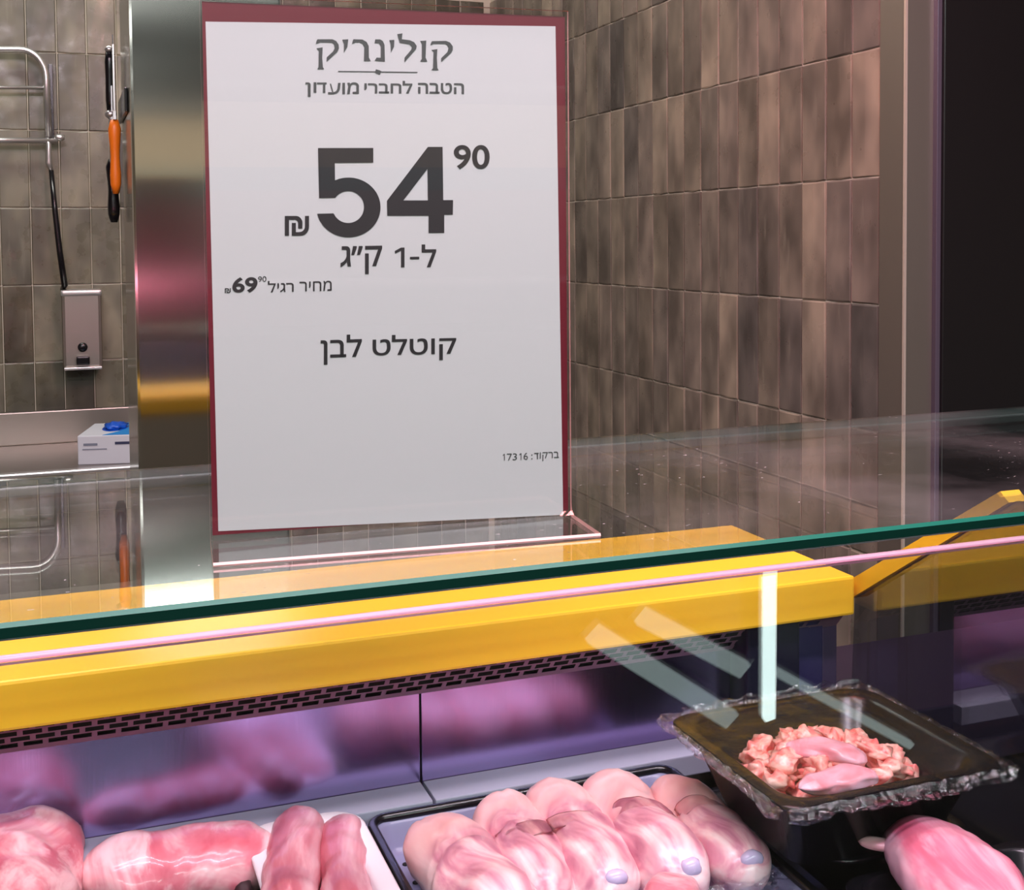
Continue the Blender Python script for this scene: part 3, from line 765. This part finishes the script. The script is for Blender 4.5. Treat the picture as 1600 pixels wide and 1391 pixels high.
bm = bmesh.new()
def rim(bm, x0, y0, x1, y1, z, r, rc=.012):
    pts = []
    for (cx, cy, a) in ((x1-rc, y0+rc, -90), (x1-rc, y1-rc, 0), (x0+rc, y1-rc, 90), (x0+rc, y0+rc, 180)):
        for i in range(7):
            an = math.radians(a+90*i/6); pts.append((cx+rc*math.cos(an), cy+rc*math.sin(an), z))
    pts.append(pts[0]); tube(bm, pts, r, 8, 0, False)
rim(bm, .004, .004, .234, .302, .001, .0036); obj('lip', bm, M['black'], pt)
ft = tray('foam_tray', .106, .50, .1845, .815, -.3925, .026, M['white_foam'], 'white foam tray with rounded corner holding two streaky chops', rc=.022, lip=.010, taper=.006, wall=.002)
lt = tray('black_tray', -.17, .50, .104, .804, -.404, .026, M['black'], 'black tray at lower left under the large rounded cut')
rt = tray('black_tray', .428, .36, .578, .604, -.387, .030, M['black'], 'glossy black tray under the raw breast at lower right', rc=.018)
mt_ = tray('black_tray', .428, .608, .590, .804, -.420, .019, M['black'], 'low black tray beneath the film-wrapped tray')

# ------------------------------------------------------------------ meat
def loft(n_ring, n_seg, length, prof, seed, amp=.08, freq=1.4, fine=.02, bend=0.0, crease=None):
    """organic body along local y, centred; prof(t) -> (half width, half height)"""
    t = bmesh.new(); off = Vector((seed*3.7, seed*1.3, seed*.7)); rings = []
    for i in range(n_ring+1):
        s_ = i/n_ring; w, h = prof(s_); y = (s_-.5)*length; ring = []
        for k in range(n_seg):
            a = 2*math.pi*k/n_seg
            p_ = Vector((math.cos(a)*w, y, math.sin(a)*h)); q_ = Vector((math.cos(a), s_*length/max(.02, .03), math.sin(a)))
            d = 1+amp*noise.noise(q_*freq+off)+fine*noise.noise(q_*freq*3.3+off)
            if crease: d -= crease(s_, a)
            ring.append(t.verts.new((p_.x*d+bend*math.sin(math.pi*s_), p_.y, p_.z*d)))
        rings.append(ring)
    for a, b in zip(rings, rings[1:]):
        for k in range(n_seg): t.faces.new((a[k], a[(k+1) % n_seg], b[(k+1) % n_seg], b[k])).smooth = True
    for r_, rev in ((rings[0], True), (rings[-1], False)):
        t.faces.new(r_[::-1] if rev else r_).smooth = True
    bmesh.ops.recalc_face_normals(t, faces=t.faces[:]); return t
def cap_prof(r, h=None, e=.16, taper=0.0):
    h = h or r
    def f(s_):
        k = 1.0
        if s_ < e: k = math.sqrt(max(.0, 1-((e-s_)/e)**2))
        if s_ > 1-e: k = math.sqrt(max(.0, 1-((s_-1+e)/e)**2))
        k = max(k, .05); g = 1-taper*(s_-.5)
        return r*k*g, h*k*g
    return f
def place(o, a, b):
    """a back end, b front end in world; local +y points to a"""
    a, b = Vector(a), Vector(b); d = (a-b).normalized(); up = Vector((0, 0, 1)); x = d.cross(up).normalized(); u = x.cross(d)
    c = (a+b)/2
    o.matrix_world = Matrix(((x.x, d.x, u.x, c.x), (x.y, d.y, u.y, c.y), (x.z, d.z, u.z, c.z), (0, 0, 0, 1)))
FZ = -.4185
rolls = [
 ((668, 1312), (800, 1450), .0265, 'skin_b', 'leftmost chicken roll, lying apart in the perforated tray, with a small fold', 0),
 ((783, 1270), (858, 1410), .0245, 'skin_b', 'second chicken roll from the left, with a round flap of skin', 0),
 ((852, 1246), (955, 1400), .0240, 'skin_b', 'middle chicken roll of the five, shiny white skin at its back', 1),
 ((942, 1232), (1072, 1385), .0250, 'skin_a', 'plump fourth chicken roll ending in a bluish knuckle by the red sliver', 1),
 ((1038, 1240), (1168, 1368), .0225, 'skin_a', 'rightmost chicken roll next to the black corner', 1)]
for i, (pa_, pb_, r, sm, lab, cart) in enumerate(rolls):
    zc = FZ+r+.0005
    a = W(onz(pa_[0], pa_[1], zc)); b = W(onz(pb_[0], pb_[1], zc)); L_ = (a-b).length+r*.7
    e = empty('chicken_roll', (a+b)/2, lab, 'chicken roll', 'rolled chicken legs in the perforated tray'); place(e, a, b)
    cr = (lambda i: (lambda s_, an: .10*math.exp(-((s_-.52-.05*math.sin(an*1.0+i))/.018)**2)*(1 if math.sin(an) > -.3 else 0) + .07*math.exp(-((an-1.9+i*.3)/.10)**2)*(1 if s_ > .6 else .2)))(i)
    obj('flesh', loft(44, 36, L_, cap_prof(r, r*.93, .26, .10 if i != 1 else .02), i+1, .16, .9, .05, .003*(-1)**i, cr), M[sm], e)
    # loose skin flap across the middle
    bm = bmesh.new(); n1, n2 = 18, 10; G = []
    for u in range(n1+1):
        row = []
        for v in range(n2+1):
            an = math.radians(40+100*u/n1); s_ = v/n2; yy = .002+i*.001 - .014*s_+.006*math.sin(an*2+i) - .006*math.sin(math.pi*u/n1)*s_
            rr = r*(.985+.05*math.sin(math.pi*s_)*math.sin(math.pi*u/n1)+.03*noise.noise(Vector((u*.4, v*.3, i*5))))
            row.append(bm.verts.new((math.cos(an)*rr, yy, math.sin(an)*rr*.93)))
        G.append(row)
    for u in range(n1):
        for v in range(n2): bm.faces.new((G[u][v], G[u+1][v], G[u+1][v+1], G[u][v+1])).smooth = True
    bmesh.ops.solidify(bm, geom=bm.faces[:], thickness=.0009)
    if i: obj('skin_flap', bm, M['skin_b' if i % 2 else 'skin_a'], e)
    else: bm.free()
    if cart:
        for k_ in range(1):
            t = loft(10, 14, .010, cap_prof(.0075, .0055, .45), i*3+k_, .3)
            o = obj('cartilage_end', t, M['cart'], e); o['label'] = 'bluish cartilage end'
            o.location = (.003, -L_/2+.008, r*.44)
def cut(name, pa_, pb_, w, h, zc, m_, lab, seed, cat='meat', taper=.1, amp=.14, e_=.28, freq=1.2, crease=None):
    a = W(onz(*pa_, zc)); b = W(onz(*pb_, zc)); L_ = (a-b).length
    t = loft(44, 36, L_, cap_prof(w, h, e_, taper), seed, amp, freq, .05, 0, crease)
    o = obj(name, t, m_); place(o, a, b); return tag(o, lab, cat)
cut('meat_cut', (48, 1290), (-30, 1500), .042, .030, -.392, M['chop'], 'large rounded pink cut at the lower left corner', 11, amp=.2)
cut('meat_slab', (120, 1372), (440, 1335), .030, .022, -.404, M['slab'], 'long marbled slab of red meat lying crosswise left of the foam tray', 12, taper=0)
cut('meat_chop', (474, 1275), (440, 1450), .0175, .0165, -.397, M['chop_streak'], 'streaky chop on the left of the white foam tray', 13, amp=.22, e_=.2)
cut('meat_chop', (532, 1282), (545, 1460), .0155, .013, -.400, M['chop_streak'], 'flatter streaky chop at the right edge of the white foam tray', 14, amp=.22, e_=.2)
cut('meat_cut', (1005, 1400), (1090, 1420), .02, .012, -.380, M['chop'], 'sliver of dark red meat in front of the chicken rolls', 15)
# breast
def br(s_):
    k = math.sin(math.pi*min(1, max(0, s_))**1.15)**.55 if 0 < s_ < 1 else .02
    return max(.002, .036*k*(1-.15*s_)), max(.002, .022*k)
a = W(onz(1405, 1290, -.372)); b = W(onz(1600, 1470, -.372))
t = loft(50, 36, (a-b).length, br, 21, .14, 1.1, .04)
bt = empty('chicken_breast', (a+b)/2, 'smooth pink raw breast in the black tray at lower right', 'meat'); place(bt, a, b)
obj('flesh', t, M['breast'], bt)
tt = loft(16, 12, .024, cap_prof(.005, .003, .4), 5, .5, 2); o = obj('fat_tip', tt, M['skin_a'], bt); o.location = (-.026, (a-b).length/2-.022, .002); o.rotation_euler = (0, 0, 1.1)

# film-wrapped black tray with chicken pieces
tx0, ty0, tx1, ty1, tz = .383, .587, .548, .738, -.330
tc_ = tray('wrapped_tray', tx0, ty0, tx1, ty1, tz, .052, M['black'], 'square black tray of chicken pieces sealed in cling film', rc=.02, lip=.010, taper=.02)
# second tray stacked underneath carries it
st = tray('stand_tray', .434, .612, .546, ty1-.012, tz-.0525, .034, M['black'], 'upturned black tray hidden under the wrapped tray', rc=.02)
bm = bmesh.new(); n_ = 46; G = []
w_, d_ = tx1-tx0, ty1-ty0
for i in range(n_+1):
    row = []
    for j in range(n_+1):
        u, v = i/n_, j/n_; x, y = u*w_, v*d_
        ed = min(u, 1-u, v, 1-v)
        z = .0012+.0010*noise.noise(Vector((x*60, y*60, 1)))*(1 if ed > .04 else .6)+.0012*noise.noise(Vector((x*150, y*25, 4)))*max(0, 1-ed*8)
        z += .007*math.exp(-(((u-.52)/.28)**2+((v-.45)/.3)**2))
        row.append(bm.verts.new((x, y, z)))
    G.append(row)
for i in range(n_):
    for j in range(n_): bm.faces.new((G[i][j], G[i+1][j], G[i+1][j+1], G[i][j+1])).smooth = True
obj('film_top', bm, M['film'], tc_)['label'] = 'taut glossy cling film'
# film skirts, bunched and crinkled around the rim
def skirt(name, p0, p1, outv, drop, seed, n1=90, n2=7):
    bm = bmesh.new(); G = []
    for i in range(n1+1):
        u = i/n1; base = Vector(p0).lerp(Vector(p1), u); row = []
        dd = drop*(.55+.7*abs(noise.noise(Vector((u*5+seed, seed, 0)))) + .5*max(0, noise.noise(Vector((u*9, seed*2, 3)))))
        for j in range(n2+1):
            s_ = j/n2
            n0 = noise.noise(Vector((u*46+seed, s_*3.2, seed))); n3 = noise.noise(Vector((u*21, s_*5.0, seed+9)))
            o_ = .0012+.0035*math.sin(s_*2.6)+.0035*n0*(s_+.15)+.002*n3
            row.append(bm.verts.new(base+Vector(outv)*o_+Vector((0, 0, .0015-dd*s_+.0012*n0))))
        G.append(row)
    for i in range(n1):
        for j in range(n2): bm.faces.new((G[i][j], G[i+1][j], G[i+1][j+1], G[i][j+1]))
    obj(name, bm, M['film_edge'], tc_)['label'] = 'crinkled cling film edge'
skirt('film_skirt', (0, 0, 0), (w_, 0, 0), (0, -1, 0), .012, 2)
skirt('film_skirt', (0, d_, 0), (0, 0, 0), (-1, 0, 0), .010, 5)
skirt('film_skirt', (w_, 0, 0), (w_, d_, 0), (1, 0, 0), .009, 8)
skirt('film_skirt', (w_, d_, 0), (0, d_, 0), (0, 1, 0), .008, 12)
# raised ruffles on the far rim
bm = bmesh.new(); G = []
for i in range(61):
    u = i/60; row = []
    for j in range(5):
        s_ = j/4; row.append(bm.verts.new((w_*(.08+.88*u), d_-.004+.004*noise.noise(Vector((u*18, s_*2, 0))), .002+s_*(.004+.008*abs(noise.noise(Vector((u*7, 3, 1))))))))
    G.append(row)
for i in range(60):
    for j in range(4): bm.faces.new((G[i][j], G[i+1][j], G[i+1][j+1], G[i][j+1])).smooth = True
obj('film_ruffle', bm, M['film_edge'], tc_)

hc = W((.466, .671, tz-.012)); rnd = random.Random(11)
# base meshes for the pieces
pm = []
for s_ in range(6):
    t = loft(22, 18, rnd.uniform(.022, .034), cap_prof(rnd.uniform(.005, .008), rnd.uniform(.004, .0055), .3, .7), 30+s_, .9, 2.0, .45)
    me = bpy.data.meshes.new('chicken_piece'); t.to_mesh(me); t.free(); me.materials.append(M['piece']); pm.append(me)
k = 0
for layer, (rad, num, zz) in enumerate(((.046, 24, -.036), (.046, 26, -.026), (.043, 26, -.017), (.030, 12, -.0105))):
    for q_ in range(num):
        a = q_*2.39996+layer; rr = rad*math.sqrt((q_+.5)/num)
        o = bpy.data.objects.new('chicken_piece', pm[k % 6]); C.collection.objects.link(o); k += 1
        o.location = (hc.x+rr*math.cos(a)*1.28, hc.y+rr*math.sin(a)*.98, E+tz+zz+rnd.uniform(-.001, .001))
        o.rotation_euler = (rnd.uniform(-.4, .4), rnd.uniform(-.4, .4), rnd.uniform(0, 6.28))
        tag(o, 'small ragged piece of raw chicken heaped under the cling film', 'chicken piece', 'chicken pieces heaped in the film-wrapped tray')
def tend(pa_, pb_, w, h, zc, lab, seed):
    a = W(onz(*pa_, zc)); b = W(onz(*pb_, zc)); t = loft(26, 20, (a-b).length, cap_prof(w, h, .42, .35), seed, .5, 1.5, .12, .004)
    o = obj('chicken_tenderloin', t, M['tender']); place(o, a, b); tag(o, lab, 'chicken piece')
tend((1225, 1165), (1355, 1190), .0125, .0065, tz-.006, 'long pale tenderloin on top of the chicken heap', 41)
tend((1248, 1232), (1372, 1214), .0095, .006, tz-.008, 'tenderloin at the front of the chicken heap', 42)

# crumpled film at the lower edge by the rolls
bm = bmesh.new(); bmesh.ops.create_icosphere(bm, subdivisions=4, radius=1)
for v in bm.verts:
    k_ = 1+.5*noise.noise(v.co*3)+.25*noise.noise(v.co*8); v.co = Vector((v.co.x*.03, v.co.y*.016, v.co.z*.009))*k_
cf = obj('crumpled_film', bm, M['film_edge']); cf.location = W(onz(1180, 1392, -.405)); tag(cf, 'scrap of crumpled cling film in front of the rightmost roll', 'film')

# ------------------------------------------------------------------ lamps of the store (ceiling), seen mirrored in the glass and the steel
CZ = 1.46
pn = Vector((0, -math.cos(TA), math.sin(TA)))
def mirror_ceiling(px, py):
    d = ray(px, py); P0 = Vector((0, yp, zp)); t = P0.dot(pn)/d.dot(pn); h = d*t; r = d-pn*(2*d.dot(pn)); s_ = (CZ-h.z)/r.z
    return W(h+r*s_)
def ceiling_tube(a, b, w, m_, lab):
    a, b = Vector(a), Vector(b); d = b-a; L_ = d.length; an = math.atan2(d.y, d.x)
    e = empty('ceiling_lamp', a, lab, 'lamp', rotz=an)
    bm = bmesh.new(); box(bm, (0, -w/2, -.02), (L_, w/2, 0), 0, .002); obj('diffuser', bm, m_, e)
    bm = bmesh.new(); box(bm, (-.02, -w/2-.01, .001), (L_+.02, w/2+.01, .04), 0, .002); obj('housing', bm, M['steel_dark'], e)
ceiling_tube(mirror_ceiling(1200, 880), mirror_ceiling(1199, 1118), .030, M['lamp'], 'bright tube lamp on the ceiling behind the customer')
for n_, (p0, p1, lab) in enumerate((((1000, 958), (1160, 1042), 'first slanting strip lamp on the store ceiling'), ((925, 985), (1140, 1120), 'second slanting strip lamp on the store ceiling'), ((1210, 1045), (1420, 1160), 'third slanting strip lamp on the store ceiling'))):
    ceiling_tube(mirror_ceiling(*p0), mirror_ceiling(*p1), (.045, .05, .02)[n_], M['lamp_soft'], lab)
for n_, (yy, w) in enumerate(((-4.3, .45), (-6.8, .12), (-8.6, .10), (-10.3, .10))):
    ceiling_tube((-4.5, yy, 2.93), (-.35-.15*n_, yy, 2.93), w, M['lamp_row'], ('nearest', 'second', 'third', 'farthest')[n_]+' long lamp row across the store ceiling')
oc = empty('opposite_case', (0, -4.2, 0), 'dark display case across the aisle with a pink lamp', 'display case')
bm = bmesh.new(); box(bm, (-3, -.3, 0), (3, .3, 1.1), 0, .01); obj('body', bm, M['black_panel'], oc)
bm = bmesh.new(); box(bm, (-3, -.3, 1.3), (3, .15, 1.325), 0, .002); box(bm, (-3, -.3, 1.1), (3, -.27, 1.3)); obj('canopy', bm, M['mauve'], oc)
bm = bmesh.new(); tube(bm, [(-2.9, .16, 1.26), (-.40, .16, 1.26)], .03, 10); obj('lamp_tube', bm, M['lamp_pink'], oc)
